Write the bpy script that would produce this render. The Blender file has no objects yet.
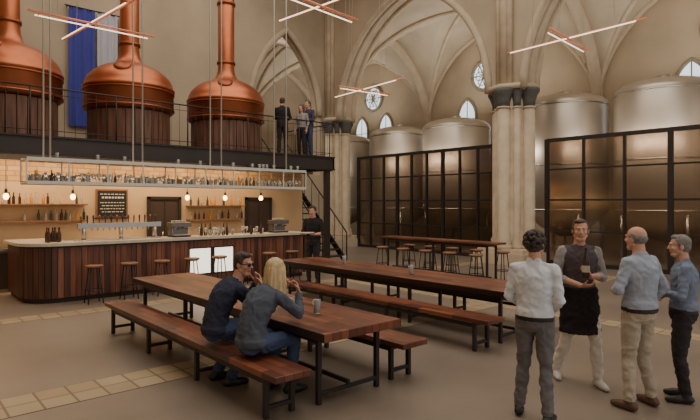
import bpy, math, random
from math import sin, cos, pi, sqrt, radians
from mathutils import Vector as V, Matrix, noise
from mathutils.bvhtree import BVHTree
random.seed(7)
D = bpy.data
COL = bpy.context.scene.collection

# ------------------------------------------------------------ materials
def lin(c):
    return tuple(((x/255.0)/12.92 if x/255.0 <= .04045 else ((x/255.0+.055)/1.055)**2.4) for x in c)
def mat(name, col, rough=.6, metal=0., var=.0, scale=3., bump=0., bscale=None, emit=0., ecol=None, spec=.5, stretch=(1,1,1), trans=0., detail=4, bdist=.03):
    m = D.materials.new(name); m.use_nodes = True
    nt = m.node_tree; N = nt.nodes; L = nt.links
    p = N['Principled BSDF']; c = lin(col)
    p.inputs['Base Color'].default_value = (*c, 1)
    p.inputs['Roughness'].default_value = rough
    p.inputs['Metallic'].default_value = metal
    p.inputs['Specular IOR Level'].default_value = spec
    p.inputs['Transmission Weight'].default_value = trans
    if emit:
        p.inputs['Emission Color'].default_value = (*lin(ecol or col), 1)
        p.inputs['Emission Strength'].default_value = emit
    tc = N.new('ShaderNodeTexCoord'); mp = N.new('ShaderNodeMapping')
    mp.inputs['Scale'].default_value = stretch
    L.new(tc.outputs['Object'], mp.inputs['Vector'])
    n = N.new('ShaderNodeTexNoise'); n.inputs['Scale'].default_value = scale; n.inputs['Detail'].default_value = detail
    L.new(mp.outputs[0], n.inputs['Vector'])
    r = N.new('ShaderNodeValToRGB')
    r.color_ramp.elements[0].position = .32; r.color_ramp.elements[1].position = .68
    r.color_ramp.elements[0].color = (*[x*(1-var) for x in c], 1)
    r.color_ramp.elements[1].color = (*[min(1, x*(1+var)) for x in c], 1)
    L.new(n.outputs['Fac'], r.inputs[0]); L.new(r.outputs[0], p.inputs['Base Color'])
    if bump:
        n2 = N.new('ShaderNodeTexNoise'); n2.inputs['Scale'].default_value = bscale or scale*4; n2.inputs['Detail'].default_value = 3
        L.new(mp.outputs[0], n2.inputs['Vector'])
        b = N.new('ShaderNodeBump'); b.inputs['Strength'].default_value = bump; b.inputs['Distance'].default_value = bdist
        L.new(n2.outputs['Fac'], b.inputs['Height']); L.new(b.outputs[0], p.inputs['Normal'])
    return m
def brickmat(name, c1, c2, cm, bw, rh, mortar=.01, rot=(0,0,0), rough=.6, var=.5, off=.5, nscale=2., spec=.5):
    m = D.materials.new(name); m.use_nodes = True
    nt = m.node_tree; N = nt.nodes; L = nt.links; p = N['Principled BSDF']
    p.inputs['Roughness'].default_value = rough
    p.inputs['Specular IOR Level'].default_value = spec
    tc = N.new('ShaderNodeTexCoord'); mp = N.new('ShaderNodeMapping'); mp.inputs['Rotation'].default_value = rot
    L.new(tc.outputs['Object'], mp.inputs['Vector'])
    b = N.new('ShaderNodeTexBrick'); b.offset = off
    b.inputs['Color1'].default_value = (*lin(c1),1); b.inputs['Color2'].default_value = (*lin(c2),1); b.inputs['Mortar'].default_value = (*lin(cm),1)
    b.inputs['Scale'].default_value = 1; b.inputs['Brick Width'].default_value = bw; b.inputs['Row Height'].default_value = rh
    b.inputs['Mortar Size'].default_value = mortar
    L.new(mp.outputs[0], b.inputs['Vector'])
    n = N.new('ShaderNodeTexNoise'); n.inputs['Scale'].default_value = nscale; n.inputs['Detail'].default_value = 5
    L.new(mp.outputs[0], n.inputs['Vector'])
    mx = N.new('ShaderNodeMix'); mx.data_type = 'RGBA'; mx.blend_type = 'MULTIPLY'; mx.inputs[0].default_value = var
    L.new(b.outputs['Color'], mx.inputs[6]); L.new(n.outputs['Fac'], mx.inputs[7]); L.new(mx.outputs[2], p.inputs['Base Color'])
    return m

M = {}
M['plaster'] = mat('plaster', (186,169,144), .9, var=.15, scale=.45, bump=.06, detail=8)
M['plaster_w'] = mat('plaster_warm', (206,176,138), .9, var=.1, scale=.6, bump=.05)
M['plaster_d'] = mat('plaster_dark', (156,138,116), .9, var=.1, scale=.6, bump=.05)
M['vault'] = mat('vault_plaster', (190,175,152), .9, var=.13, scale=.7, detail=8)
M['stone'] = mat('stone', (200,181,154), .8, var=.13, scale=2.5, bump=.15, detail=7)
M['rib'] = mat('rib_stone', (194,177,152), .8, var=.1, scale=2)
M['capital'] = mat('capital_stone', (92,92,86), .7, var=.15, scale=8)
M['floor'] = mat('concrete_floor', (132,118,104), .36, var=.17, scale=.6, bump=.03, bscale=20, detail=8)
M['strip'] = brickmat('floor_tile', (192,172,140), (178,154,120), (124,104,82), .3, .3, .012, rough=.4, var=.3, off=0)
M['tilewall'] = brickmat('wall_tile', (218,180,128), (198,155,102), (150,118,86), .3, .12, .008, rot=(radians(90),0,0), rough=.35, var=.25)
M['steel_black'] = mat('black_steel', (50,44,41), .5, .2)
M['fascia'] = mat('fascia_steel', (62,54,50), .5, .3, var=.1)
M['steel'] = mat('brushed_steel', (190,186,180), .3, 1.)
M['steel_d'] = mat('dark_brushed_steel', (128,122,116), .4, .9)
M['steel_w'] = mat('pale_rod', (214,210,200), .4, .2)
M['tank'] = mat('tank_steel', (190,180,166), .38, .7, var=.06, scale=.8)
M['copper'] = mat('copper', (184,108,72), .4, .86, var=.2, scale=1.0, detail=7)
M['copper2'] = mat('copper_band', (154,88,60), .4, .9)
M['staves'] = mat('kettle_staves', (112,76,58), .6, var=.4, scale=5, stretch=(3,3,.25))
M['wood_top'] = brickmat('table_wood', (154,90,62), (84,46,35), (50,29,23), .62, .105, .004, rot=(0,0,radians(90)), rough=.36, var=.35, nscale=6)
M['slat'] = mat('bar_slat', (118,72,52), .45, var=.45, scale=2.5, stretch=(4,4,.4))
M['slat_d'] = mat('bar_slat_dark', (86,54,41), .45, var=.4, scale=2.5, stretch=(4,4,.4))
M['slat_l'] = mat('bar_slat_light', (134,84,60), .45, var=.35, scale=2.5, stretch=(4,4,.4))
M['counter'] = mat('stone_counter', (206,192,172), .3, var=.08, scale=6)
M['seat'] = mat('stool_wood', (138,98,72), .5, var=.2, scale=8)
M['chalk'] = mat('chalkboard', (34,36,36), .8)
M['chalkw'] = mat('chalk', (215,212,200), .9)
M['dark'] = mat('dark_recess', (64,51,43), .8)
M['bottle'] = mat('bottle_brown', (66,40,26), .15)
M['bottle_g'] = mat('bottle_green', (52,70,50), .15)
M['glassy'] = mat('clear_glassware', (228,226,218), .08, trans=.7)
M['beer'] = mat('beer', (205,140,50), .15)
M['lit'] = mat('lit_panel', (255,246,225), .5, emit=1.7)
M['bulb'] = mat('bulb', (255,205,130), .5, emit=14, ecol=(255,200,120))
M['led'] = mat('led_tube', (255,226,198), .5, emit=2.4, ecol=(255,220,188))
M['ledc'] = mat('led_copper', (205,130,98), .35, .6, emit=.25, ecol=(255,140,95))
M['sky'] = mat('window_daylight', (225,235,245), .4, emit=1.3, var=.1, scale=3)
M['blue'] = mat('blue_banner', (58,62,142), .75, var=.15, scale=2, bump=.4, bscale=3, stretch=(3,1,.3), emit=.1)
M['bwhite'] = mat('white_banner', (190,190,198), .8, bump=.4, bscale=3, stretch=(3,1,.3))
M['lead'] = mat('window_tracery', (150,140,122), .7)
g = D.materials.new('smoked_glass'); g.use_nodes = True
nt = g.node_tree; nt.nodes.clear()
o = nt.nodes.new('ShaderNodeOutputMaterial'); t = nt.nodes.new('ShaderNodeBsdfTransparent'); t.inputs[0].default_value = (.66,.60,.54,1)
gl = nt.nodes.new('ShaderNodeBsdfGlossy'); gl.inputs[0].default_value = (.8,.75,.7,1); gl.inputs[1].default_value = .12
mx = nt.nodes.new('ShaderNodeMixShader'); mx.inputs[0].default_value = .16
nt.links.new(t.outputs[0], mx.inputs[1]); nt.links.new(gl.outputs[0], mx.inputs[2]); nt.links.new(mx.outputs[0], o.inputs[0])
M['smoke'] = g

# ------------------------------------------------------------ builder
class B:
    def __init__(s): s.v=[]; s.f=[]; s.m=[]; s.s=[]; s.mats=[]
    def mi(self, m):
        if isinstance(m, str): m = M[m]
        if m not in self.mats: self.mats.append(m)
        return self.mats.index(m)
    def add(s, vs, fs, m, smooth=False):
        k = len(s.v); i = s.mi(m)
        s.v += [V(x) for x in vs]
        for f in fs: s.f.append([a+k for a in f]); s.m.append(i); s.s.append(smooth)
    def box(s, c, d, m, rot=None):
        x,y,z = [a/2 for a in d]
        vs = [V((sx*x,sy*y,sz*z)) for sz in (-1,1) for sy in (-1,1) for sx in (-1,1)]
        if rot is not None: vs = [rot @ a for a in vs]
        vs = [a+V(c) for a in vs]
        s.add(vs, [(0,2,3,1),(4,5,7,6),(0,1,5,4),(2,6,7,3),(0,4,6,2),(1,3,7,5)], m)
    def bb(s, x0,x1,y0,y1,z0,z1,m): s.box(((x0+x1)/2,(y0+y1)/2,(z0+z1)/2),(x1-x0,y1-y0,z1-z0),m)
    def loft(s, rings, m, smooth=True, cap=True):
        n = len(rings[0]); vs = [p for r in rings for p in r]; fs=[]
        for i in range(len(rings)-1):
            for j in range(n):
                fs.append((i*n+j, i*n+(j+1)%n, (i+1)*n+(j+1)%n, (i+1)*n+j))
        if cap: fs.append(tuple(range(n-1,-1,-1))); fs.append(tuple((len(rings)-1)*n+j for j in range(n)))
        s.add(vs, fs, m, smooth)
    def tube(s, pts, rad, m, n=10, smooth=True):
        pts = [V(p) for p in pts]
        if not hasattr(rad,'__len__'): rad = [rad]*len(pts)
        rings=[]; up=None
        for i,p in enumerate(pts):
            t = (pts[min(i+1,len(pts)-1)]-pts[max(i-1,0)]).normalized()
            if up is None:
                up = t.orthogonal().normalized()
            up = (up - t*up.dot(t)).normalized(); r = t.cross(up)
            rings.append([p+(up*cos(2*pi*k/n)+r*sin(2*pi*k/n))*rad[i] for k in range(n)])
        s.loft(rings, m, smooth)
    def cap(s, a, b, r1, r2, m, n=14):
        a=V(a); b=V(b); t=(b-a)
        if t.length<1e-6: t=V((0,0,1e-3)); b=a+t
        t.normalize(); pts=[]; rr=[]
        for k in (85,60,30): pts.append(a-t*r1*sin(radians(k))); rr.append(r1*cos(radians(k)))
        pts.append(a); rr.append(r1); pts.append(b); rr.append(r2)
        for k in (30,60,85): pts.append(b+t*r2*sin(radians(k))); rr.append(r2*cos(radians(k)))
        up=t.orthogonal().normalized(); r=t.cross(up)
        s.loft([[p+(up*cos(2*pi*k/n)+r*sin(2*pi*k/n))*q for k in range(n)] for p,q in zip(pts,rr)], m)
    def ell(s, c, R, m, rot=None, nu=16, nv=10):
        rings=[]
        for i in range(nv+1):
            a = -pi/2+pi*(i+.02 if i==0 else (i-.02 if i==nv else i))/nv
            ring=[]
            for j in range(nu):
                p = V((R[0]*cos(a)*cos(2*pi*j/nu), R[1]*cos(a)*sin(2*pi*j/nu), R[2]*sin(a)))
                if rot is not None: p = rot @ p
                ring.append(p+V(c))
            rings.append(ring)
        s.loft(rings, m)
    def lathe(s, prof, c, m, n=24, smooth=True, cap=True):
        c=V(c); s.loft([[c+V((r*cos(2*pi*j/n), r*sin(2*pi*j/n), z)) for j in range(n)] for r,z in prof], m, smooth, cap)
    def cyl(s, c, r, h, m, n=20): s.lathe([(r,0),(r,h)], c, m, n)
    def make(s, name, bevel=0, loc=None, yaw=0, scale=1, edge=True):
        if loc is None:
            xs=[p.x for p in s.v]; ys=[p.y for p in s.v]; zs=[p.z for p in s.v]
            o = V(((min(xs)+max(xs))/2,(min(ys)+max(ys))/2,min(zs))); vs=[p-o for p in s.v]
        else: o=V(loc); vs=s.v
        me = D.meshes.new(name); me.from_pydata([tuple(p) for p in vs], [], s.f)
        for m in s.mats: me.materials.append(m)
        me.polygons.foreach_set('material_index', s.m); me.polygons.foreach_set('use_smooth', s.s); me.update()
        ob = D.objects.new(name, me); ob.location=o; ob.rotation_euler[2]=yaw; ob.scale=(scale,)*3
        COL.objects.link(ob)
        if bevel:
            b=ob.modifiers.new('bevel','BEVEL'); b.width=bevel; b.segments=2; b.limit_method='ANGLE'; b.angle_limit=radians(50)
        return ob

CLOTH=set()
def remesh_into(dst, src, voxel, it=3):
    me = D.meshes.new('tmp'); me.from_pydata([tuple(p) for p in src.v], [], src.f); me.update()
    ob = D.objects.new('tmp', me); COL.objects.link(ob)
    r = ob.modifiers.new('r','REMESH'); r.mode='VOXEL'; r.voxel_size=voxel
    sm = ob.modifiers.new('s','SMOOTH'); sm.factor=.5; sm.iterations=it
    dg = bpy.context.evaluated_depsgraph_get()
    ev = ob.evaluated_get(dg); me2 = D.meshes.new_from_object(ev)
    bvh = BVHTree.FromPolygons(src.v, src.f)
    isc=[m.name in CLOTH for m in src.mats]; anyc=any(isc)
    vs=[]
    for p in me2.vertices:
        co=p.co.copy()
        if anyc:
            q=bvh.find_nearest(co)
            if q[2] is not None and isc[src.m[q[2]]]:
                a=noise.noise(V((co.x*9,co.y*9,co.z*5)))*.35
                f=1-2*abs(noise.noise(V((co.x*7+a*3+5,co.y*7+a*2,co.z*11+co.x*6))))
                f2=1-2*abs(noise.noise(V((co.x*16+9,co.y*16+a,co.z*20-co.x*12))))
                co+=p.normal*((f-.55)*.011+(f2-.5)*.004)
        vs.append(co)
    k=len(dst.v); dst.v += vs
    remap=[dst.mi(m) for m in src.mats]
    for p in me2.polygons:
        q = bvh.find_nearest(p.center)
        dst.f.append([a+k for a in p.vertices]); dst.m.append(remap[src.m[q[2]]] if q[2] is not None else 0); dst.s.append(True)
    D.objects.remove(ob); D.meshes.remove(me); D.meshes.remove(me2)

# ------------------------------------------------------------ room shell
b=B(); b.bb(-3,23,-5,29,-.2,0,'floor'); b.make('floor')
b=B(); b.bb(-3,17,-5,29,13,13.2,'plaster'); b.make('ceiling')
b=B(); b.bb(-3.3,-3,-5,29,0,13,'plaster'); b.make('wall_left')
b=B(); b.bb(22.6,23,-5,29,0,13,'plaster'); b.make('wall_right')
b=B(); b.bb(-3.3,23,29,29.3,0,13,'plaster'); b.make('wall_far')
for i,(y,w) in enumerate([(5.8,.6),(10.35,.42)]):
    b=B(); b.bb(-3,15,y,y+w,0.0,.004,'strip'); b.make('trim_%d'%(i+1))
b=B(); b.bb(8.9,9.3,-5,5.8,0.0,.004,'strip'); b.bb(8.9,9.3,6.4,10.35,0.0,.004,'strip'); b.make('trim_3')

def arch_fn(a,h):
    R=(h*h+a*a)/(2*a)
    return lambda u: sqrt(max(0,R*R-(min(abs(u),a)+R-a)**2))
SP=5.75
def arch_wall(name, spans, lo, hi, ztop, p0, p1, axis, zbot, m='plaster', sp=SP, floorz=0):
    b=B()
    def P(t,d,z): return (d,t,z) if axis=='y' else (t,d,z)
    cur=lo
    for c,a,h in spans:
        if c-a>cur+.001:
            if axis=='y': b.bb(p0,p1,cur,c-a,zbot,ztop,m)
            else: b.bb(cur,c-a,p0,p1,zbot,ztop,m)
        f=arch_fn(a,h); n=28
        us=[a*sin(pi/2*(-1+2*i/n)) for i in range(n+1)]
        for i in range(n):
            u0,u1=us[i],us[i+1]; z0,z1=sp+f(u0),sp+f(u1)
            for d in (p0,p1):
                b.add([P(c+u0,d,z0),P(c+u1,d,z1),P(c+u1,d,ztop),P(c+u0,d,ztop)],[(0,1,2,3)],m)
            b.add([P(c+u0,p0,z0),P(c+u1,p0,z1),P(c+u1,p1,z1),P(c+u0,p1,z0)],[(0,1,2,3)],'rib')
        if floorz>0:
            if axis=='x': b.bb(c-a,c+a,p0,p1,0,floorz,m)
        for d,r in ((p0-.02,.14),(p0+.28,.1),(p1-.1,.12)):
            pts=[P(c+u*(1),d,sp+f(u)) for u in us]
            b.tube(pts,r,'rib',8)
        cur=c+a
    if hi>cur+.001:
        if axis=='y': b.bb(p0,p1,cur,hi,zbot,ztop,m)
        else: b.bb(cur,hi,p0,p1,zbot,ztop,m)
    return b.make(name)
arch_wall('wall_arcade', [(5.2,3.95,4.7),(14.4,3.95,4.7),(23.6,3.95,4.7)], -5, 29, 13, 15.6, 16.5, 'y', 5.7)
arch_wall('wall_back', [(13.35,1.85,3.6)], -3, 15.6, 13, 19.3, 19.8, 'x', 0, sp=6.0, floorz=3.3)

def column(name, x, y, k=1.0):
    b=B()
    b.box((x,y,.18),(1.9*k,1.9*k,.36),'stone'); b.box((x,y,.42),(1.7*k,1.7*k,.14),'stone')
    b.lathe([(.58*k,.45),(.52*k,.6),(.5*k,5.3),(.5*k,5.9)],(x,y,0),'stone',24)
    for i in range(8):
        a=2*pi*i/8; R=.58*k if i%2==0 else .5*k; r=.2*k if i%2==0 else .12*k
        cx,cy=x+R*cos(a),y+R*sin(a)
        b.lathe([(r*1.5,.48),(r*1.5,.58),(r*1.2,.66),(r*1.3,.74),(r,.85),(r,5.15)],(cx,cy,0),'stone',14)
        b.lathe([(r*1.15,5.12),(r*1.15,5.18)],(cx,cy,0),'stone',14)
        b.lathe([(r,5.18),(r*1.05,5.35),(r*1.35,5.55),(r*1.75,5.68),(r*1.75,5.76)],(cx,cy,0),'capital',14)
    b.lathe([(.8*k,5.74),(.86*k,5.8),(.86*k,5.9)],(x,y,0),'rib',8)
    for dy,r in ((-.2,.1),(0,.16),(.2,.1)):
        b.cyl((x-.55*k,y+dy,5.85),r,7.1,'stone',12)
    return b.make(name)
for y in (.6,9.8,19.0,28.0): column('stone_column',16.05,y,1.0 if y<12 else .92)

ax=3.05; fx=arch_fn(ax,4.6)
ay=4.6; fy=arch_fn(ay,4.75)
b=B()
for yc in (-4.0,5.2,14.4,23.6):
    n=36
    vs=[]; fs=[]
    for i in range(n+1):
        for j in range(n+1):
            u=sin((-1+2*i/n)*pi/2); w=sin((-1+2*j/n)*pi/2)
            vs.append((19.55+u*ax, yc+w*ay, SP+.15+max(fx(u*ax),fy(w*ay))))
    for i in range(n):
        for j in range(n): fs.append((i*(n+1)+j,(i+1)*(n+1)+j,(i+1)*(n+1)+j+1,i*(n+1)+j+1))
    b.add(vs,fs,'vault',False)
    for sgn in (1,-1):
        pts=[]
        for i in range(41):
            u=sin((-1+2*i/40)*pi/2)
            pts.append((19.55+u*ax, yc+sgn*u*ay, SP+.1+max(fx(u*ax),fy(u*ay))))
        b.tube(pts,.11,'rib',8)
    b.tube([(22.45,yc+sin(t)*ay,SP+.1+fy(sin(t)*ay)) for t in [(-1+i/15)*pi/2 for i in range(31)]],.12,'rib',8)
b.make('ceiling_aisle_vault')
b=B()
for y in (.6,9.8,19.0,28.2):
    b.tube([(19.55+sin(t)*ax,y,SP+fx(sin(t)*ax)) for t in [(-1+i/15)*pi/2 for i in range(31)]],.24,'rib',8)
    b.lathe([(.12,4.9),(.3,5.3),(.34,5.7),(.34,5.85)],(22.5,y,0),'stone',14)
b.make('trim_transverse_arches')

def lancet(b, cy, z0, w, h, x, glass, axis='y'):
    a=w/2; f=arch_fn(a,w*.85)
    us=[a*sin(pi/2*(-1+2*i/14)) for i in range(15)]
    def P(t,d,z): return (x+d,cy+t,z) if axis=='y' else (cy+t,x+d,z)
    vs=[P(-a,-.03,z0),P(a,-.03,z0)]+[P(u,-.03,z0+h+f(u)) for u in reversed(us)]
    b.add(vs,[tuple(range(len(vs)))],glass)
    out=[P(-a,-.06,z0)]+[P(u,-.06,z0+h+f(u)) for u in us]+[P(a,-.06,z0)]+[P(-a,-.06,z0)]
    b.tube(out,.07,'lead',6)
    b.tube([P(0,-.05,z0),P(0,-.05,z0+h+f(0))],.025,'lead',6)
    k=z0+.5
    while k<z0+h:
        b.tube([P(-a,-.05,k),P(a,-.05,k)],.018,'lead',6); k+=.5
wi=1
for yc in (5.3,15.35,23.3):
    b=B()
    for dy in (-1.05,1.05): lancet(b,yc+dy,4.3,1.1,2.1,22.58,'sky')
    n=24; r=.72
    b.add([(22.55,yc+r*cos(2*pi*k/n),8.35+r*sin(2*pi*k/n)) for k in range(n)],[tuple(range(n))],'sky')
    b.tube([(22.52,yc+r*cos(2*pi*k/n),8.35+r*sin(2*pi*k/n)) for k in range(n+1)],.09,'lead',6)
    for q in range(6):
        a=2*pi*q/6
        b.tube([(22.5,yc+.4*r*cos(a)+.3*r*cos(2*pi*k/12)*1,8.35+.45*r*sin(a)+.3*r*sin(2*pi*k/12)) for k in range(13)],.022,'lead',6)
        b.tube([(22.5,yc,8.35),(22.5,yc+r*cos(a),8.35+r*sin(a))],.03,'lead',6)
    b.make('window_%d'%wi); wi+=1
b=B()
for x0,x1,m in ((4.62,5.42,'blue'),(5.5,6.15,'bwhite'),(6.23,6.62,'blue')):
    n=14
    top=[(x0+(x1-x0)*i/n, 19.12+.03*sin(i*1.3), 8.45) for i in range(n+1)]
    bot=[(x0+(x1-x0)*i/n, 19.12+.06*sin(i*1.3), 4.55) for i in range(n+1)]
    b.add(top+bot,[(i,i+1,n+2+i,n+1+i) for i in range(n)],m,True)
b.tube([(4.5,19.12,8.47),(6.75,19.12,8.47)],.025,'steel_black',8)
for x in (4.6,6.65): b.tube([(x,19.12,8.47),(x,19.29,8.47)],.02,'steel_black',8)
b.make('hanging_banner')

def glazing(name,y0,y1,n,x=16.55):
    b=B(); b.box((x,(y0+y1)/2,2.06),(.012,y1-y0,4.0),'smoke')
    for i in range(n+1):
        y=y0+(y1-y0)*i/n; w=.07 if i%3 else .13
        b.box((x,y,2.05),(.1,w,4.1),'steel_black')
    for z,h in ((.06,.12),(1.1,.05),(2.1,.06),(3.1,.05),(4.06,.12)):
        b.box((x,(y0+y1)/2,z),(.09,y1-y0,h),'steel_black')
    b.make(name)
glazing('glass_partition',10.75,18.1,9)
glazing('glass_partition',1.5,8.85,6)
glazing('glass_partition',19.9,27.0,6)

def tank(x,y,r=1.42,h=5.65):
    b=B()
    b.lathe([(.25,.75),(r*.6,1.1),(r,1.7),(r,h-.42),(r*.97,h-.32),(r*.85,h-.18),(r*.55,h-.06),(r*.15,h)],(x,y,0),'tank',36)
    b.lathe([(.22,h-.03),(.22,h+.12),(.05,h+.14)],(x,y,0),'steel',16)
    for z in (1.75,3.4,h-.5): b.lathe([(r,z-.03),(r+.02,z-.03),(r+.02,z+.03),(r,z+.03)],(x,y,0),'steel',36,cap=False)
    for k in range(4):
        a=pi/4+k*pi/2; b.cyl((x+r*.9*cos(a),y+r*.9*sin(a),0),.07,1.75,'steel',10)
    b.lathe([(.05,0),(.05,.8)],(x,y,0),'steel',8)
    b.make('fermentation_tank')
for y,h in ((2.6,6.1),(6.3,6.1),(9.7,6.1),(14.8,5.8),(18.3,5.8),(22.5,5.8)): tank(19.5,y,1.5,h)

# ------------------------------------------------------------ mezzanine
MZ=3.45; MY=12.9; MX=10.75
b=B(); b.bb(-2.99,MX,MY+.05,19.28,MZ-.16,MZ,'fascia'); b.bb(-2.99,MX,MY,MY+.08,MZ-.42,MZ,'fascia')
b.bb(-2.99,MX,MY-.05,MY+.13,MZ-.42,MZ-.38,'steel_black'); b.bb(-2.99,MX,MY-.05,MY+.13,MZ-.04,MZ,'steel_black')
b.bb(MX-.05,MX,MY,19.28,MZ-.42,MZ,'fascia')
b.bb(-2.99,MX,14.6,14.8,MZ-.42,MZ-.12,'steel_black')
for x in (1.0,4.2,7.4,10.6): b.bb(x-.07,x+.07,MY+.1,14.55,MZ-.35,MZ-.12,'steel_black')
b.make('mezzanine_balcony')
b=B(); b.bb(10.45,10.6,MY+.02,MY+.17,0.01,MZ-.43,'steel_black'); b.bb(10.4,10.65,MY-.03,MY+.22,0,.02,'steel_black'); b.bb(10.4,10.65,MY-.03,MY+.22,MZ-.45,MZ-.425,'steel_black'); b.make('support_post')
def railing(name,p,q,h=1.05,step=.22):
    b=B(); p=V(p); q=V(q); L=(q-p).length; t=(q-p)/L
    for z,r in ((h,.018),(.12,.009),(h-.14,.007)): b.tube([p+V((0,0,z)),q+V((0,0,z))],r,'steel_black',8)
    n=int(L/step)
    for i in range(n+1):
        a=p+t*(L*i/n); r=.016 if i%8==0 else .0045
        b.tube([a,a+V((0,0,h))],r,'steel_black',6)
    b.make(name)
railing('balcony_railing',(-2.9,MY+.06,MZ),(MX,MY+.06,MZ))
railing('balcony_railing',(MX-.03,MY+.2,MZ),(MX-.03,15.9,MZ))

def kettle(x,y):
    b=B(); n=30; z0=MZ+.002
    b.lathe([(1.0,z0),(1.0,4.45)],(x,y,0),'staves',48)
    for i in range(n):
        a=2*pi*i/n
        rot=Matrix.Rotation(a,3,'Z')
        b.box(V((x,y,z0+.5))+rot@V((1.03,0,0)),(.05,.20,.99),'staves',rot)
    b.lathe([(1.06,z0+.02),(1.08,z0+.02),(1.08,z0+.1),(1.06,z0+.1)],(x,y,0),'steel_black',48,cap=False)
    b.lathe([(1.0,4.46),(1.12,4.48),(1.16,4.54),(1.16,5.06),(1.19,5.08),(1.19,5.13),(1.155,5.16),(1.13,5.27),(1.06,5.41),(.93,5.55),(.75,5.67),(.54,5.76),(.38,5.83),(.3,5.95),(.26,6.1),(.25,6.35),(.245,12.95)],(x,y,0),'copper',48)
    for z in (4.56,5.02): b.lathe([(1.16,z-.025),(1.18,z-.025),(1.18,z+.025),(1.16,z+.025)],(x,y,0),'copper2',48,cap=False)
    for z in (6.35,8.2,10): b.lathe([(.245,z-.04),(.285,z-.04),(.285,z+.04),(.245,z+.04)],(x,y,0),'copper2',24,cap=False)
    d=V((-.5,-.86,0)).normalized(); c=V((x,y,0))+d*.86+V((0,0,5.56))
    nrm=(d*.75+V((0,0,1))).normalized(); q=nrm.to_track_quat('Z','Y').to_matrix()
    ring=lambda r,z:[c+q@V((r*cos(2*pi*k/20),r*sin(2*pi*k/20),z)) for k in range(20)]
    b.loft([ring(.22,-.08),ring(.22,.04),ring(.18,.07),ring(.05,.09)],'copper2')
    b.make('copper_brew_kettle')
for x in (2.3,5.15,8.1): kettle(x,15.0)

# ------------------------------------------------------------ bar
CXB=2.72
def barpath(off):
    pts=[]; r=.62+off; cx,cy=CXB,12.42
    pts.append((cx-r,13.6))
    for k in range(0,10): a=pi+ (pi/2)*k/9; pts.append((cx+r*cos(a),cy+r*sin(a)))
    pts.append((8.75+off,cy-r)); pts.append((8.75+off,12.45))
    return pts
def prism(b,pts,z0,z1,m):
    n=len(pts); vs=[(x,y,z0) for x,y in pts]+[(x,y,z1) for x,y in pts]
    b.add(vs,[tuple(range(n-1,-1,-1)),tuple(range(n,2*n))]+[(i,(i+1)%n,n+(i+1)%n,n+i) for i in range(n)],m)
def bar_poly(off): return barpath(off)+[(CXB+.2,12.45),(CXB+.05,12.6),(CXB+.05,13.6)]
b=B()
prism(b,bar_poly(-.04),0.0,.1,'dark'); prism(b,bar_poly(-.03),.1,1.1,'slat_d'); prism(b,bar_poly(.1),1.14,1.2,'counter'); prism(b,bar_poly(.03),1.1,1.14,'steel_black')
segs=[V((*p,0)) for p in barpath(0)]
tot=sum((segs[i+1]-segs[i]).length for i in range(len(segs)-1)); pos=.05
w=.11; LX0,LX1=5.45,6.55
while pos<tot-.05:
    d=pos; k=0
    while k<len(segs)-2 and d>(segs[k+1]-segs[k]).length: d-=(segs[k+1]-segs[k]).length; k+=1
    t=(segs[k+1]-segs[k]).normalized(); p=segs[k]+t*d
    rot=Matrix.Rotation(math.atan2(t.y,t.x),3,'Z')
    front = p.y<11.85 and p.x>2.7 and p.x<8.7
    skip = front and LX0-.03<p.x<LX1+.03
    m = 'slat_d' if not front else random.choice(['slat','slat','slat_l','slat_d','slat'])
    dep=.04 if not front else random.choice([.03,.04,.045])
    if not skip: b.box(p+V((0,0,.6)),(w*.93,dep,1.0),m,rot)
    else: b.box(p+V((0,0,.2)),(w*.93,.04,.2),m,rot); b.box(p+V((0,0,1.02)),(w*.93,.04,.16),m,rot)
    pos+=w
xm=(LX0+LX1)/2
b.bb(LX0,xm-.05,11.79,11.83,.32,.93,'lit'); b.bb(xm+.05,LX1,11.79,11.83,.32,.93,'lit')
b.bb(LX0-.04,LX1+.04,11.77,11.8,.3,.33,'steel_black'); b.bb(LX0-.04,LX1+.04,11.77,11.8,.92,.95,'steel_black'); b.bb(xm-.05,xm+.05,11.77,11.84,.3,.95,'steel_black')
b.make('bar_counter')

b=B(); b.bb(-3,MX,14.6,14.8,0,2.5,'plaster_w'); b.bb(-3,MX,14.6,14.8,2.5,MZ-.43,'tilewall'); b.make('wall_back_bar')
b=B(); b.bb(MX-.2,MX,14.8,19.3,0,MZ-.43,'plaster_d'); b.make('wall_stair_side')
def door(n,x0,x1):
    b=B(); b.bb(x0,x1,14.55,14.598,0,2.1,'dark'); b.bb(x0-.08,x0,14.52,14.598,0,2.18,'steel_black'); b.bb(x1,x1+.08,14.52,14.598,0,2.18,'steel_black'); b.bb(x0-.08,x1+.08,14.52,14.598,2.1,2.18,'steel_black')
    xm=(x0+x1)/2; b.bb(xm-.01,xm+.01,14.54,14.55,0,2.1,'steel_black'); b.tube([(xm-.06,14.52,.95),(xm-.06,14.52,1.2)],.012,'steel',8); b.make(n)
door('door_1',5.55,6.35); door('door_2',8.6,9.4)
b=B(); b.bb(-1,5.4,14.02,14.58,0,.92,'plaster_d'); b.bb(-1,5.4,13.98,14.59,.92,.97,'steel')
for i in range(8): b.bb(-.96+i*.8,-.22+i*.8,14.0,14.03,.08,.88,'dark')
b.make('back_bar_cabinet')
b=B(); b.bb(6.5,8.45,14.02,14.58,0,.92,'dark'); b.bb(6.5,8.45,13.98,14.59,.92,.97,'steel'); b.make('back_bar_cabinet')
b=B(); X0,X1=4.15,4.95; b.bb(X0,X1,14.55,14.595,1.62,2.36,'seat'); b.bb(X0+.04,X1-.04,14.535,14.56,1.66,2.32,'chalk')
for i,z in enumerate((2.22,2.12,2.0,1.92,1.84,1.76)):
    x=X0+.1+.04*(i%2); hgt=.045 if i==1 else .02
    while x<X1-.14:
        w_=random.uniform(.03,.09); b.bb(x,min(x+w_,X1-.1),14.528,14.536,z,z+hgt,'chalkw'); x+=w_+.025
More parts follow.
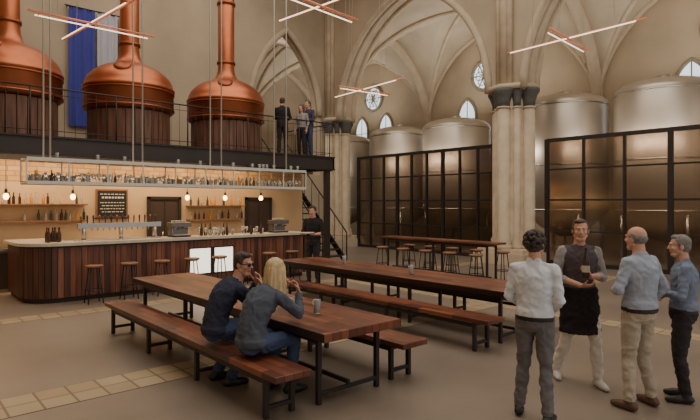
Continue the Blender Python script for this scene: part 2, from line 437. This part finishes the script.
b.bb(X0-.02,X1+.02,14.52,14.595,1.59,1.62,'steel_black')
b.make('chalkboard_menu')
def bottle(b,x,y,z,m='bottle',k=1.0):
    b.lathe([(.034*k,0),(.036*k,.01*k),(.036*k,.16*k),(.03*k,.19*k),(.014*k,.23*k),(.013*k,.29*k),(.016*k,.3*k)],(x,y,z),m,10)
def glass(b,x,y,z,m='glassy',k=1.0):
    b.lathe([(.028*k,0),(.03*k,.01),(.04*k,.14*k),(.036*k,.14*k),(.026*k,.015)],(x,y,z),m,10)
def wglass(b,x,y,z,m='glassy'):
    b.lathe([(.035,0),(.006,.01),(.006,.08),(.03,.11),(.04,.15),(.034,.2)],(x,y,z),m,10)
for (sx0,sx1,z) in ((.4,3.9,1.55),(.4,3.9,1.95),(6.6,8.4,1.5),(6.6,8.4,1.9)):
    b=B(); b.bb(sx0,sx1,14.32,14.595,z,z+.03,'seat')
    x=sx0+.08
    while x<sx1-.05:
        if random.random()<.8: bottle(b,x,14.45,z+.03,random.choice(['bottle','bottle_g','glassy','beer','glassy']),random.uniform(.75,.95))
        x+=random.uniform(.085,.16)
    b.make('bottle_shelf')
b=B(); RX0,RX1,RY0,RY1=2.1,8.75,11.72,12.3
for z in (2.40,2.86):
    for y in (RY0,RY1): b.box(((RX0+RX1)/2,y,z),(RX1-RX0,.04,.065),'steel_w')
    b.box(((RX0+RX1)/2,(RY0+RY1)/2,z-.01),(RX1-RX0,RY1-RY0,.012),'steel')
n=9
for i in range(n+1):
    x=RX0+(RX1-RX0)*i/n
    for y in (RY0,RY1): b.box((x,y,2.63),(.025,.025,.46),'steel_w')
    b.box((x,(RY0+RY1)/2,2.40),(.025,RY1-RY0,.03),'steel_w')
for x in (2.5,4.3,6.2,8.1):
    for y in (RY0,RY1): b.tube([(x,y,2.86),(x,y,12.99)],.018,'steel_w',6)
rack=b.make('hanging_glass_rack')
b=B(); x=RX0+.12
while x<RX1-.1:
    for y in (11.82,12.0,12.18):
        r=random.random()
        if r<.35: glass(b,x,y,2.405,k=1.1)
        elif r<.5: bottle(b,x,y,2.405,random.choice(['bottle','bottle_g','beer','glassy']),.85)
        elif r<.8: wglass(b,x,y,2.405)
    if random.random()<.25: glass(b,x,11.9,2.87)
    x+=.11
gw=b.make('rack_glassware'); gw.parent=rack; gw.matrix_parent_inverse=Matrix.Translation(-rack.location)
b=B(); b.box((3.95,12.05,1.52),(1.75,.11,.1),'steel')
for x in (3.2,3.95,4.7): b.cyl((x,12.05,1.2),.045,.3,'steel',14); b.cyl((x,12.05,1.2),.08,.02,'steel',14)
for i in range(14):
    x=3.16+i*.121
    b.tube([(x,12.12,1.5),(x,12.2,1.49),(x,12.22,1.4)],[.012,.012,.009],'steel',8)
    b.lathe([(.01,1.57),(.012,1.6),(.02,1.7),(.016,1.74)],(x,12.1,0),'steel_black' if i%3 else 'copper2',8)
b.box((3.95,12.18,1.212),(1.8,.22,.02),'steel'); b.make('beer_tap_tower')
def espresso(x,y,name='espresso_machine'):
    b=B(); z=1.2; k=.72
    b.box((x,y,z+.03*k),(.62*k,.45*k,.05*k),'steel_black'); b.box((x,y+.1*k,z+.2*k),(.6*k,.22*k,.3*k),'steel_d'); b.box((x,y,z+.4*k),(.66*k,.46*k,.14*k),'steel_d')
    b.box((x,y-.1*k,z+.07*k),(.5*k,.22*k,.03*k),'steel')
    for dx in (-.16*k,.16*k):
        b.cyl((x+dx,y-.12*k,z+.27*k),.045*k,.07*k,'steel',14); b.tube([(x+dx,y-.14*k,z+.28*k),(x+dx,y-.3*k,z+.27*k)],.012,'steel_black',8)
    for dx in (-.3*k,.3*k): b.tube([(x+dx,y-.2*k,z+.36*k),(x+dx*1.08,y-.25*k,z+.2*k),(x+dx,y-.22*k,z+.12*k)],.007,'steel',6)
    for q in range(5): b.lathe([(.025,0),(.035,.05)],(x-.16+q*.075,y,z+.47*k),'counter',10)
    b.make(name,bevel=.006)
espresso(5.3,12.1); espresso(8.1,12.1)
b=B()
for i in range(26):
    x=random.uniform(5.8,7.6); y=random.uniform(11.9,12.3)
    random.choice([glass,wglass,bottle])(b,x,y,1.2)
for i in range(7): bottle(b,random.uniform(2.5,3.0),random.uniform(12.0,12.3),1.2)
b.make('bar_top_glassware')
for x in (2.0,3.3,6.05,7.15,8.3):
    b=B(); b.tube([(x,13.3,MZ-.165),(x,13.3,2.28)],.006,'steel_black',6); b.lathe([(.018,2.2),(.03,2.22),(.03,2.28),(.012,2.31)],(x,13.3,0),'steel_black',12)
    b.ell((x,13.3,2.14),(.055,.055,.07),'bulb'); b.make('pendant_bulb')

b=B(); n=17; y0,z0,y1,z1=17.3,MZ,13.6,0.0
for i in range(1,n):
    y=y0+(y1-y0)*i/n; z=z0-(z0)*i/n; b.box((11.35,y,z),(1.05,.28,.04),'fascia')
for x in (10.84,11.88):
    b.add([(x-.02,y0,z0-.2),(x-.02,y0,z0+.05),(x-.02,y1,.05+.05),(x-.02,y1,0),(x-.02,y1+.2,0),
           (x+.02,y0,z0-.2),(x+.02,y0,z0+.05),(x+.02,y1,.05+.05),(x+.02,y1,0),(x+.02,y1+.2,0)],
          [(0,1,2,3,4),(9,8,7,6,5),(0,5,6,1),(1,6,7,2),(2,7,8,3),(3,8,9,4),(4,9,5,0)],'steel_black')
    b.tube([(x,y0,z0+1.0),(x,y1,1.0),(x,y1,0)],.025,'steel_black',8)
    for i in range(0,n+1,2):
        y=y0+(y1-y0)*i/n; z=z0-z0*i/n; b.tube([(x,y,z),(x,y,z+1.0)],.012,'steel_black',6)
b.bb(10.8,11.9,17.3,19.28,MZ-.1,MZ,'fascia')
b.make('steel_staircase')

# ------------------------------------------------------------ furniture
def frame_leg(b,x0,x1,y,z1,w=.05):
    for x in (x0+w/2,x1-w/2): b.box((x,y,z1/2),(w,w,z1),'steel_black')
    b.box(((x0+x1)/2,y,z1-w/2),(x1-x0-w,w,w),'steel_black')
    b.box(((x0+x1)/2,y,.1),(x1-x0-w,w*.8,w*.8),'steel_black')
def table(name,x0,x1,y0,y1,h=.76,th=.085,legs=4,splits=2,inset=.1):
    b=B(); L=(y1-y0)/splits
    for s in range(splits): b.bb(x0,x1,y0+s*L+.004,y0+(s+1)*L-.004,h-th,h,'wood_top')
    for i in range(legs):
        y=y0+.25+(y1-y0-.5)*i/(legs-1)
        frame_leg(b,x0+inset,x1-inset,y,h-th)
    for x in (x0+inset+.025,x1-inset-.025): b.box((x,(y0+y1)/2,h-th-.045),(.03,y1-y0-.5,.05),'steel_black')
    if h>.6: b.box(((x0+x1)/2,(y0+y1)/2,.14),(.04,y1-y0-.5,.04),'steel_black')
    return b.make(name,bevel=.006)
table('dining_table',3.13,4.18,3.9,9.0)
table('bench',2.62,3.02,3.95,8.75,.45,.06,4,2,.03)
table('bench',4.28,4.68,3.95,9.0,.45,.06,4,2,.03)
table('dining_table',6.5,7.55,4.0,9.7)
table('bench',5.95,6.35,4.0,9.5,.45,.06,4,2,.03)
table('bench',7.7,8.1,4.0,9.5,.45,.06,4,2,.03)
table('high_table',11.1,11.65,7.3,11.2,1.02,.05,3,2,.06)
def stool(x,y,h=.76):
    b=B(); b.lathe([(.15,h-.045),(.17,h-.04),(.175,h-.01),(.16,h)],(x,y,0),'seat',24)
    b.lathe([(.13,h-.06),(.13,h-.045)],(x,y,0),'steel_black',18)
    for k in range(4):
        a=pi/4+k*pi/2
        b.tube([(x+.11*cos(a),y+.11*sin(a),h-.05),(x+.2*cos(a),y+.2*sin(a),0)],.012,'steel_black',8)
    R=.17; b.tube([(x+R*cos(2*pi*k/20),y+R*sin(2*pi*k/20),.27) for k in range(21)],.01,'steel_black',6)
    b.make('bar_stool')
for i in range(8): stool(3.2+.69*i,11.35)
for y in (7.6,8.4,9.2,10.0,10.8): stool(10.8,y); stool(11.95,y)
for (x,y) in ((3.66,4.7),(3.5,4.95),(6.9,6.2),(7.1,8.2)):
    b=B(); glass(b,x,y,.76,'glassy',1.15); b.lathe([(.027,.012),(.038,.12)],(x,y,.76),'beer',10); b.make('beer_glass')

def lamp(x,y,z,rot,lx=1.9,ly=2.2,t1=.05,t2=-.06):
    b=B()
    for (L,a,t,dz) in ((lx,rot,t1,0),(ly,rot+pi/2,t2,.05)):
        d=V((cos(a),sin(a),t)).normalized(); s=V((-sin(a),cos(a),0)); c=V((x,y,z+dz))
        b.tube([c-d*L/2,c+d*L/2],.015,'ledc',10)
        b.tube([c-d*L*.44+s*.07+V((0,0,-.03)),c+d*L*.46+s*.07+V((0,0,-.03))],.009,'led',10)
        for e in (-.42,.42,0): b.tube([c+d*L*e,c+d*L*e+s*.07+V((0,0,-.03))],.01,'ledc',6)
        for e in (-.3,.3): b.tube([c+d*L*e,V((c.x+d.x*L*e*.5,c.y+d.y*L*e*.5,13.0))],.004,'steel_w',5)
    b.lathe([(.06,12.96),(.06,13.0)],(x,y,0),'steel_w',12)
    b.make('led_cross_lamp')
lamp(2.45,8.55,4.70,radians(10))
lamp(8.45,4.1,4.66,radians(8))
lamp(8.85,9.4,4.74,radians(5))
lamp(4.62,5.72,4.70,radians(12),1.5,1.8)

# ------------------------------------------------------------ people
def cloth(n,c,rough=.85):
    CLOTH.add(n); return mat(n,c,rough,var=.10,scale=9,bump=.35,bscale=30,spec=.2,bdist=.01)
SK = mat('skin',(205,154,130),.6,var=.06,scale=10); LIP = mat('lips',(176,112,98),.55); EYE=mat('eye_white',(205,196,188),.35); IRIS=mat('iris',(45,32,25),.2)
SHOE_B=mat('shoe_dark',(38,32,30),.45); SHOE_W=mat('shoe_brown',(92,66,50),.5); SHOE_L=mat('shoe_pale',(200,195,188),.5); BELT=mat('belt',(40,30,26),.5)
JEAN=cloth('jeans',(72,84,112)); DENIM=cloth('denim_jacket',(86,91,102)); NAVY=cloth('navy_jacket',(56,60,76))
H_DK=mat('hair_dark',(62,50,44),.6,var=.3,scale=40,bump=.5,bscale=60); H_BR=mat('hair_brown',(86,66,52),.6,var=.3,scale=40,bump=.4,bscale=60)
H_GR=mat('hair_grey',(125,118,112),.65,var=.25,scale=40,bump=.4,bscale=60); H_BL=mat('hair_blonde',(212,184,136),.55,var=.28,scale=14,stretch=(3,3,.5),bump=.5,bscale=50)
LENS=mat('sunglass_lens',(18,18,20),.15)

SP_DIM=[(0,.12,.095),(.08,.162,.12),(.18,.170,.122),(.3,.158,.113),(.42,.150,.108),(.55,.160,.112),(.68,.175,.118),(.8,.182,.114),(.88,.165,.098),(.94,.115,.078),(1.,.062,.06)]
def spine_pt(P,s):
    a,c,e=P; return a*(1-s)**2+c*2*s*(1-s)+e*s*s
def spine_loft(b,P,s0,s1,m,g=0.,right=V((1,0,0)),right2=None,fat=1.0,wide=1.0,n=28):
    ss=[s0]+[d[0] for d in SP_DIM if s0+.01<d[0]<s1-.01]+[s1]; rings=[]
    for s in ss:
        for i in range(len(SP_DIM)-1):
            A,C=SP_DIM[i],SP_DIM[i+1]
            if A[0]<=s<=C[0]: k=(s-A[0])/(C[0]-A[0]); rx=A[1]+(C[1]-A[1])*k; ry=A[2]+(C[2]-A[2])*k; break
        p=spine_pt(P,s); t=(spine_pt(P,min(1,s+.03))-spine_pt(P,max(0,s-.03))).normalized()
        r=right.lerp(right2 or right,s); r=(r-t*r.dot(t)).normalized(); f=t.cross(r)
        rings.append([p+r*(rx*wide+g)*cos(2*pi*k/n)+f*(ry*fat+g)*sin(2*pi*k/n) for k in range(n)])
    b.loft(rings,m)
def make_hand(dst,wrist,d,nrm,side,curl,skin,vox=.0045):
    d=V(d).normalized(); nrm=V(nrm); nrm=(nrm-d*nrm.dot(d)).normalized()
    s=d.cross(nrm)*(1 if side>0 else -1); w=V(wrist); h=B()
    rings=[]
    for (t,hw,ht) in ((-.03,.026,.02),(0,.028,.019),(.03,.038,.017),(.06,.042,.015),(.088,.038,.012)):
        rings.append([w+d*t+s*hw*cos(2*pi*k/14)+nrm*ht*sin(2*pi*k/14) for k in range(14)])
    h.loft(rings,skin)
    for off,L,cl in ((.030,.072,.85),(.010,.082,1.),(-.010,.076,1.05),(-.029,.060,1.15)):
        p=w+d*.082+s*off; a=0; sp=off*2.2
        for q,(fr,da,r) in enumerate(((.45,.45,.0085),(.32,.75,.0078),(.23,.6,.007))):
            a+=da*curl*cl; v=(d*cos(a)+nrm*sin(a)+s*sp*.35*cos(a)).normalized(); e=p+v*L*fr
            h.cap(p,e,r,r*.93,skin,8); p=e
    p=w+d*.02+s*.03; v=(s*.75+d*.6+nrm*.35).normalized(); e=p+v*.045; h.cap(p,e,.013,.0105,skin,8)
    v=(s*.3+d*.8+nrm*(.3+.5*curl)).normalized(); h.cap(e,e+v*.032,.010,.008,skin,8)
    remesh_into(dst,h,vox,1)
def make_head(dst,c,yaw,pitch,hairm,style,skin,glasses=False,vox=.006,neck=None):
    R=Matrix.Rotation(yaw,3,'Z')@Matrix.Rotation(pitch,3,'X'); c=V(c); h=B()
    T=lambda p: c+R@V(p)
    def E(p,r,m,rot=None): h.ell(T(p),r,m,R if rot is None else R@rot,20,14)
    E((0,-.012,.035),(.074,.092,.083),skin); E((0,.022,-.022),(.061,.068,.084),skin)
    h.cap(T((-.022,.052,-.088)),T((.022,.052,-.088)),.026,.026,skin); h.cap(T((-.05,.0,-.055)),T((-.02,.045,-.088)),.022,.02,skin); h.cap(T((.05,.0,-.055)),T((.02,.045,-.088)),.022,.02,skin)
    h.cap(T((0,.086,.018)),T((0,.106,-.02)),.008,.0105,skin); h.cap(T((-.011,.092,-.026)),T((.011,.092,-.026)),.008,.008,skin)
    h.cap(T((-.034,.078,.028)),T((.034,.078,.028)),.011,.011,skin)
    for sx in (-1,1):
        E((sx*.038,.062,-.022),(.022,.022,.02),skin); E((sx*.077,-.006,-.008),(.010,.019,.031),skin)
    h.cap(T((-.019,.080,-.053)),T((.019,.080,-.053)),.0065,.0065,LIP); h.cap(T((-.015,.081,-.061)),T((.015,.081,-.061)),.007,.007,LIP)
    if neck is not None: h.cap(V(neck),T((0,-.025,-.04)),.058,.054,skin)
    if style in ('short','curly','long','reced'):
        E((0,-.024,.046),(.083,.093,.084) if style!='reced' else (.081,.09,.079),hairm)
        E((0,-.045,.0),(.078,.068,.075),hairm)
        for sx in (-1,1): E((sx*.07,-.002,.03),(.014,.03,.03),hairm)
        if style in ('short','reced'): E((.01,.03,.095),(.055,.045,.03),hairm)
    if style=='bald':
        E((0,-.038,.005),(.08,.07,.062),hairm)
        for sx in (-1,1): E((sx*.071,-.012,.022),(.013,.035,.032),hairm)
    if style=='curly':
        rnd=random.Random(3)
        for i in range(130):
            a=rnd.uniform(0,2*pi); z=rnd.uniform(-.75,1); q=sqrt(max(0,1-z*z)); p=V((.091*q*cos(a),-.030+.102*q*sin(a),.042+.096*z))
            if p.y>.03 and p.z<.075: continue
            E(p,(.019,.019,.019),hairm)
    if style=='long':
        for sx in (-1,1):
            h.cap(T((sx*.064,-.005,.05)),T((sx*.088,-.035,-.12)),.032,.036,hairm); h.cap(T((sx*.088,-.035,-.12)),T((sx*.095,-.05,-.23)),.036,.022,hairm)
            h.cap(T((sx*.05,-.05,.02)),T((sx*.065,-.09,-.26)),.052,.03,hairm)
            h.cap(T((sx*.03,.04,.1)),T((sx*.072,.03,.0)),.022,.02,hairm)
        h.cap(T((0,-.06,.03)),T((0,-.095,-.26)),.075,.045,hairm)
        E((0,-.03,.055),(.09,.1,.088),hairm)
    remesh_into(dst,h,vox,1)
    for sx in (-1,1):
        dst.ell(T((sx*.031,.0755,.004)),(.0115,.009,.0055),EYE,R,10,8); dst.ell(T((sx*.031,.0832,.004)),(.0052,.003,.0048),IRIS,R,8,6)
        dst.cap(T((sx*.018,.0885,.026)),T((sx*.044,.080,.027)),.0035,.0025,hairm,8)
        if glasses:
            dst.ell(T((sx*.033,.094,.006)),(.026,.008,.018),LENS,R,14,8); dst.tube([T((sx*.055,.088,.012)),T((sx*.082,.0,.012))],.004,LENS,6)
    if glasses: dst.tube([T((-.012,.1,.012)),T((.012,.1,.012))],.004,LENS,6)

def person(name,loc,yaw,shirt,pants,shoe,hairm,style,pose={},scale=1.,vox=.010,glasses=False,headyaw=0,headpitch=0,tuck=.2,fat=1.,wide=1.,sleeve=1.,apron=None,belt=True,female=False,shirt_arm=None):
    P=dict(spine=(V((0,0,.84)),V((0,-.03,1.15)),V((0,-.01,1.485))),head=V((0,.03,1.632)),
      hip=(V((-.09,0,.9)),V((.09,0,.9))),knee=(V((-.1,.03,.49)),V((.1,.03,.49))),ank=(V((-.11,-.02,.09)),V((.11,-.02,.09))),foot=(V((-.15,1,0)),V((.15,1,0))),
      sho=(V((-.172,-.015,1.41)),V((.172,-.015,1.41))),elb=(V((-.235,-.04,1.13)),V((.235,-.04,1.13))),wri=(V((-.235,.05,.89)),V((.235,.05,.89))),
      hd=(V((0,.15,-1)),V((0,.15,-1))),hn=(V((1,0,0)),V((-1,0,0))),curl=(.6,.6),right2=None)
    P.update(pose); dst=B(); b=B(); S=P['spine']
    spine_loft(b,S,0,tuck+.03,pants,.004,fat=fat,wide=wide); spine_loft(b,S,tuck if belt else .1,.985,shirt,.007,right2=P['right2'],fat=fat,wide=wide)
    if belt: spine_loft(b,S,tuck-.03,tuck+.02,BELT,.012,fat=fat,wide=wide); spine_loft(b,S,tuck+.03,tuck+.12,shirt,.014,fat=fat,wide=wide)
    else: spine_loft(b,S,.1,.2,shirt,.016,fat=fat,wide=wide)
    nb=S[2]; h0=P['head']; sa=shirt_arm or shirt
    for i in (0,1):
        sh,el,wr=P['sho'][i],P['elb'][i],P['wri'][i]
        b.cap(nb+V((0,0,-.045)),sh+V((0,0,.003)),.05,.05,shirt); b.cap(sh,sh.lerp(el,.25),.060,.055,sa)
        if sleeve>=.95:
            b.cap(sh,el,.056,.046,sa); b.cap(el,el.lerp(wr,.86),.046,.034,sa); b.cap(el.lerp(wr,.86),el.lerp(wr,.93),.037,.036,sa); b.cap(el,wr,.034,.026,SK)
        else:
            k=sleeve; e1=sh.lerp(el,min(1,k*2)); b.cap(sh,e1,.056,.05,sa)
            if k>.5: b.cap(el,el.lerp(wr,(k-.5)*2),.047,.043,sa)
            b.cap(sh,el,.046,.039,SK); b.cap(el,el.lerp(wr,.4),.038,.036,SK); b.cap(el.lerp(wr,.4),wr,.036,.025,SK)
        hp,kn,an,ft=P['hip'][i],P['knee'][i],P['ank'][i],V(P['foot'][i]).normalized()
        b.cap(hp,hp.lerp(kn,.4),.093,.086,pants); b.cap(hp.lerp(kn,.4),kn,.086,.064,pants)
        b.cap(kn,kn.lerp(an,.4),.064,.061,pants); b.cap(kn.lerp(an,.4),an+(kn-an).normalized()*.03,.061,.055,pants)
        base=an.z-.09
        A=V((an.x,an.y,base+.045))-ft*.04; C=V((an.x,an.y,base+.036))+ft*.1; E_=V((an.x,an.y,base+.03))+ft*.165
        b.cap(A,C,.043,.043,shoe); b.cap(C,E_,.041,.03,shoe); b.cap(an,V((an.x,an.y,base+.05)),.045,.042,shoe)
    b.cap(nb+V((0,0,-.03)),nb.lerp(h0,.5),.06,.055,SK)
    b.cap(nb+V((-.035,-.01,0)),nb+V((-.03,.03,-.005)),.03,.022,shirt); b.cap(nb+V((.035,-.01,0)),nb+V((.03,.03,-.005)),.03,.022,shirt); b.cap(nb+V((-.03,-.03,.005)),nb+V((.03,-.03,.005)),.028,.028,shirt)
    if female:
        for sx in (-.075,.075): b.ell(spine_pt(S,.66)+V((sx,.09,0)),(.06,.05,.06),shirt)
    if apron:
        rings=[]
        for z,rx,ry,cy in ((1.03,.182,.133,0),(.95,.190,.142,.0),(.8,.200,.155,.01),(.65,.205,.165,.01),(.56,.215,.185,.01)):
            rings.append([V((rx*cos(2*pi*k/28),cy+ry*sin(2*pi*k/28),z)) for k in range(28)])
        b.loft(rings,apron)
    remesh_into(dst,b,vox,3)
    make_head(dst,h0,headyaw,headpitch,hairm,style,SK,glasses,neck=nb+V((0,0,-.01)),vox=.005 if vox<.013 else .009)
    for i in (0,1):
        make_hand(dst,P['wri'][i],P['hd'][i],P['hn'][i],-1 if i==0 else 1,P['curl'][i],SK,.004 if vox<.013 else .006)
    return dst.make(name,loc=loc,yaw=yaw,scale=scale)
def yaw_to(dx,dy): return math.atan2(-dx,dy)

W_SH=cloth('pale_shirt',(220,224,228)); B_SH=cloth('blue_grey_shirt',(160,166,178)); P4S=cloth('slate_shirt',(122,131,150))
GREYP=cloth('grey_trousers',(112,108,108)); KHAKI=cloth('khaki_trousers',(180,167,147)); DARKP=cloth('dark_trousers',(56,52,54)); CREAM=cloth('cream_trousers',(222,214,202))
VEST=cloth('mauve_vest',(88,78,82)); STR=cloth('grey_sleeve',(154,147,145)); APR=cloth('dark_apron',(42,36,38)); BLK=cloth('black_shirt',(44,40,42))

fold=dict(elb=(V((-.25,.03,1.13)),V((.25,.03,1.13))),wri=(V((-.06,.2,1.14)),V((.06,.22,1.08))),hd=(V((1,.1,.1)),V((-1,.1,.0))),hn=(V((0,-1,0)),V((0,-1,0))))
person('standing_man',(4.56,2.56,0),yaw_to(.95,.3),W_SH,GREYP,SHOE_B,H_DK,'curly',
  pose=dict(elb=(V((-.24,-.01,1.13)),V((.23,-.02,1.13))),wri=(V((-.12,.2,1.02)),V((.12,.22,1.0))),hd=(V((1,.4,0)),V((-1,.4,0))),hn=(V((0,-1,0)),V((0,-1,0))),
  knee=(V((-.11,.05,.49)),V((.1,-.02,.49))),ank=(V((-.15,.02,.09)),V((.14,-.12,.09)))),scale=.985,headyaw=-.15,sleeve=1)
p2=person('brewer_man_with_apron',(5.8,2.72,0),yaw_to(-.72,-.7),VEST,CREAM,SHOE_L,H_BR,'reced',
  pose=dict(elb=(V((-.25,-.02,1.13)),V((.26,.0,1.14))),wri=(V((-.02,.26,1.18)),V((.06,.24,1.08))),hd=(V((.35,.3,.6)),V((-.9,.5,.1))),hn=(V((1,-.2,-.3)),V((0,-.3,1))),curl=(1.1,1.0),
  knee=(V((-.13,.1,.49)),V((.12,-.04,.49))),ank=(V((-.16,.08,.09)),V((.17,-.24,.09))),hip=(V((-.095,0,.9)),V((.095,0,.9)))),scale=1.04,headyaw=-.25,sleeve=.7,apron=APR,shirt_arm=STR)
person('standing_man',(5.56,2.02,0),yaw_to(.3,.95),B_SH,KHAKI,SHOE_W,H_GR,'bald',
  pose=dict(elb=(V((-.28,.0,1.15)),V((.29,-.05,1.15))),wri=(V((-.1,.2,1.12)),V((.21,.06,.95))),hd=(V((1,.2,.0)),V((-.2,.2,-1))),hn=(V((0,-1,0)),V((-1,0,0))),
  ank=(V((-.15,-.02,.09)),V((.16,-.02,.09)))),scale=1.01,headyaw=.1,fat=1.1,wide=1.04,sleeve=.75)
person('standing_man',(6.1,1.8,0),yaw_to(-.35,.9),P4S,DARKP,SHOE_B,H_GR,'short',
  pose=fold,scale=.955,headyaw=.15,fat=1.05,sleeve=1)
M4=Matrix.Translation(p2.location)@Matrix.Rotation(p2.rotation_euler[2],4,'Z')@Matrix.Scale(p2.scale[0],4)
hp=M4@V((.045,.315,1.17)); b=B(); bottle(b,0,0,0,'bottle',1.05); b.lathe([(.0385,.06),(.0385,.13)],(0,0,0),'counter',12,cap=False)
bo=b.make('beer_bottle',loc=hp)

def seat_pose(lean=0.,feet=.15,**k):
    d=dict(spine=(V((0,-.02,.47)),V((0,-.09,.78)),V((0,.19+lean,1.03))),head=V((0,.27+lean,1.17)),
      hip=(V((-.095,.02,.545)),V((.095,.02,.545))),knee=(V((-.12,.4,.53)),V((.12,.4,.53))),ank=(V((-.13,feet,.09)),V((.12,feet+.05,.09))),foot=(V((-.2,1,0)),V((.2,1,0))),
      sho=(V((-.172,.155+lean,.96)),V((.172,.155+lean,.96))),elb=(V((-.2,.38+lean,.775)),V((.21,.38+lean,.775))),
      wri=(V((-.06,.43+lean,.97)),V((.07,.43+lean,.96))),hd=(V((.4,.1,.8)),V((-.4,.1,.8))),hn=(V((.5,-.8,0)),V((-.5,-.8,0))),curl=(.9,.9))
    d.update(k); return d
person('seated_man',(2.8,5.35,0),yaw_to(1,-.12),NAVY,JEAN,SHOE_B,H_DK,'short',pose=seat_pose(0,.02,head=V((.03,.25,1.19)),foot=(V((-.1,1,0)),V((.1,1,0)))),
  scale=1.1,glasses=True,headyaw=-1.0,headpitch=-.1,tuck=.16,belt=False)
person('seated_woman',(2.83,4.66,0),yaw_to(1,.15),DENIM,JEAN,SHOE_B,H_BL,'long',pose=seat_pose(0,.3,wri=(V((-.06,.42,.98)),V((.12,.46,.95)))),
  scale=1.09,headyaw=.45,headpitch=-.05,tuck=.16,wide=.95,female=True,belt=False)
wp=person('waiter',(8.1,10.55,0),yaw_to(-.9,-.5),BLK,DARKP,SHOE_B,H_DK,'short',
  pose=dict(elb=(V((-.24,.03,1.13)),V((.24,.03,1.13))),wri=(V((-.12,.28,1.12)),V((.12,.28,1.12))),hd=(V((.1,1,.1)),V((-.1,1,.1))),hn=(V((0,0,1)),V((0,0,1))),curl=(.3,.3)),
  scale=1.1,vox=.014,headpitch=-.15,sleeve=.6)
M4=Matrix.Translation(wp.location)@Matrix.Rotation(wp.rotation_euler[2],4,'Z')@Matrix.Scale(wp.scale[0],4)
b=B(); c=M4@V((0,.40,1.145)); b.lathe([(.16,0),(.2,.01),(.21,.03),(.19,.02)],(0,0,0),'counter',24); b.make('serving_tray',loc=c)
person('balcony_man',(9.15,13.45,MZ),yaw_to(.6,.5),BLK,DARKP,SHOE_B,H_DK,'short',pose=fold,vox=.016)
person('balcony_woman',(9.85,13.4,MZ),yaw_to(-.6,-.2),cloth('grey_top',(150,142,136)),DARKP,SHOE_B,H_BR,'long',vox=.016,scale=.92,female=True)
person('balcony_man',(10.25,13.6,MZ),yaw_to(-.8,-.1),cloth('dark_blue_top',(72,66,84)),JEAN,SHOE_B,H_BR,'short',pose=fold,vox=.016,scale=1.04)

# ------------------------------------------------------------ lights
def area(name,loc,size,energy,col,rot=(0,0,0),sy=None):
    l=D.lights.new(name,'AREA'); l.energy=energy; l.color=col; l.size=size
    if sy: l.shape='RECTANGLE'; l.size_y=sy
    o=D.objects.new(name,l); o.location=loc; o.rotation_euler=rot; COL.objects.link(o); return o
area('nave_fill',(7,6,12.6),13,1400,(1,.93,.83),sy=16)  # unseen overhead source, added to light the nave
area('mezzanine_fill',(6,16.5,12.4),10,240,(1,.9,.77),sy=4)  # added area light high over the mezzanine, not a real fitting
area('transept_fill',(10,24,12.4),10,560,(1,.93,.84),sy=6)  # added out of view to brighten the space beyond the back arch
for y in (5.2,14.4,23.6): area('aisle_vault_fill',(19.5,y,6.4),3.5,160,(1,.93,.84),(pi,0,0),5)  # added upward fills that brighten the vaults, no fittings there
for y in (5.2,14.4): area('tank_fill',(16.75,y,3.9),.3,170,(1,.87,.74),(0,radians(-70),0),6.5)  # hidden fills added behind the partition to brighten the tanks
area('bar_warm_light',(4,13.9,MZ-.18),9.5,240,(1,.69,.40),(0,0,0),.5)
area('rack_light',(5.4,12.0,2.36),6.4,34,(1,.79,.54),(0,0,0),.2)
w=D.worlds.new('world'); bpy.context.scene.world=w; w.use_nodes=True
w.node_tree.nodes['Background'].inputs[0].default_value=(.96,.93,.9,1); w.node_tree.nodes['Background'].inputs[1].default_value=.8

c=D.cameras.new('camera'); c.sensor_width=36; c.lens=27.3; c.shift_y=-.01; c.clip_end=200
co=D.objects.new('camera',c); co.location=(0,0,2.0); co.rotation_euler=(radians(90),0,-radians(41.5)); COL.objects.link(co)
bpy.context.scene.camera=co
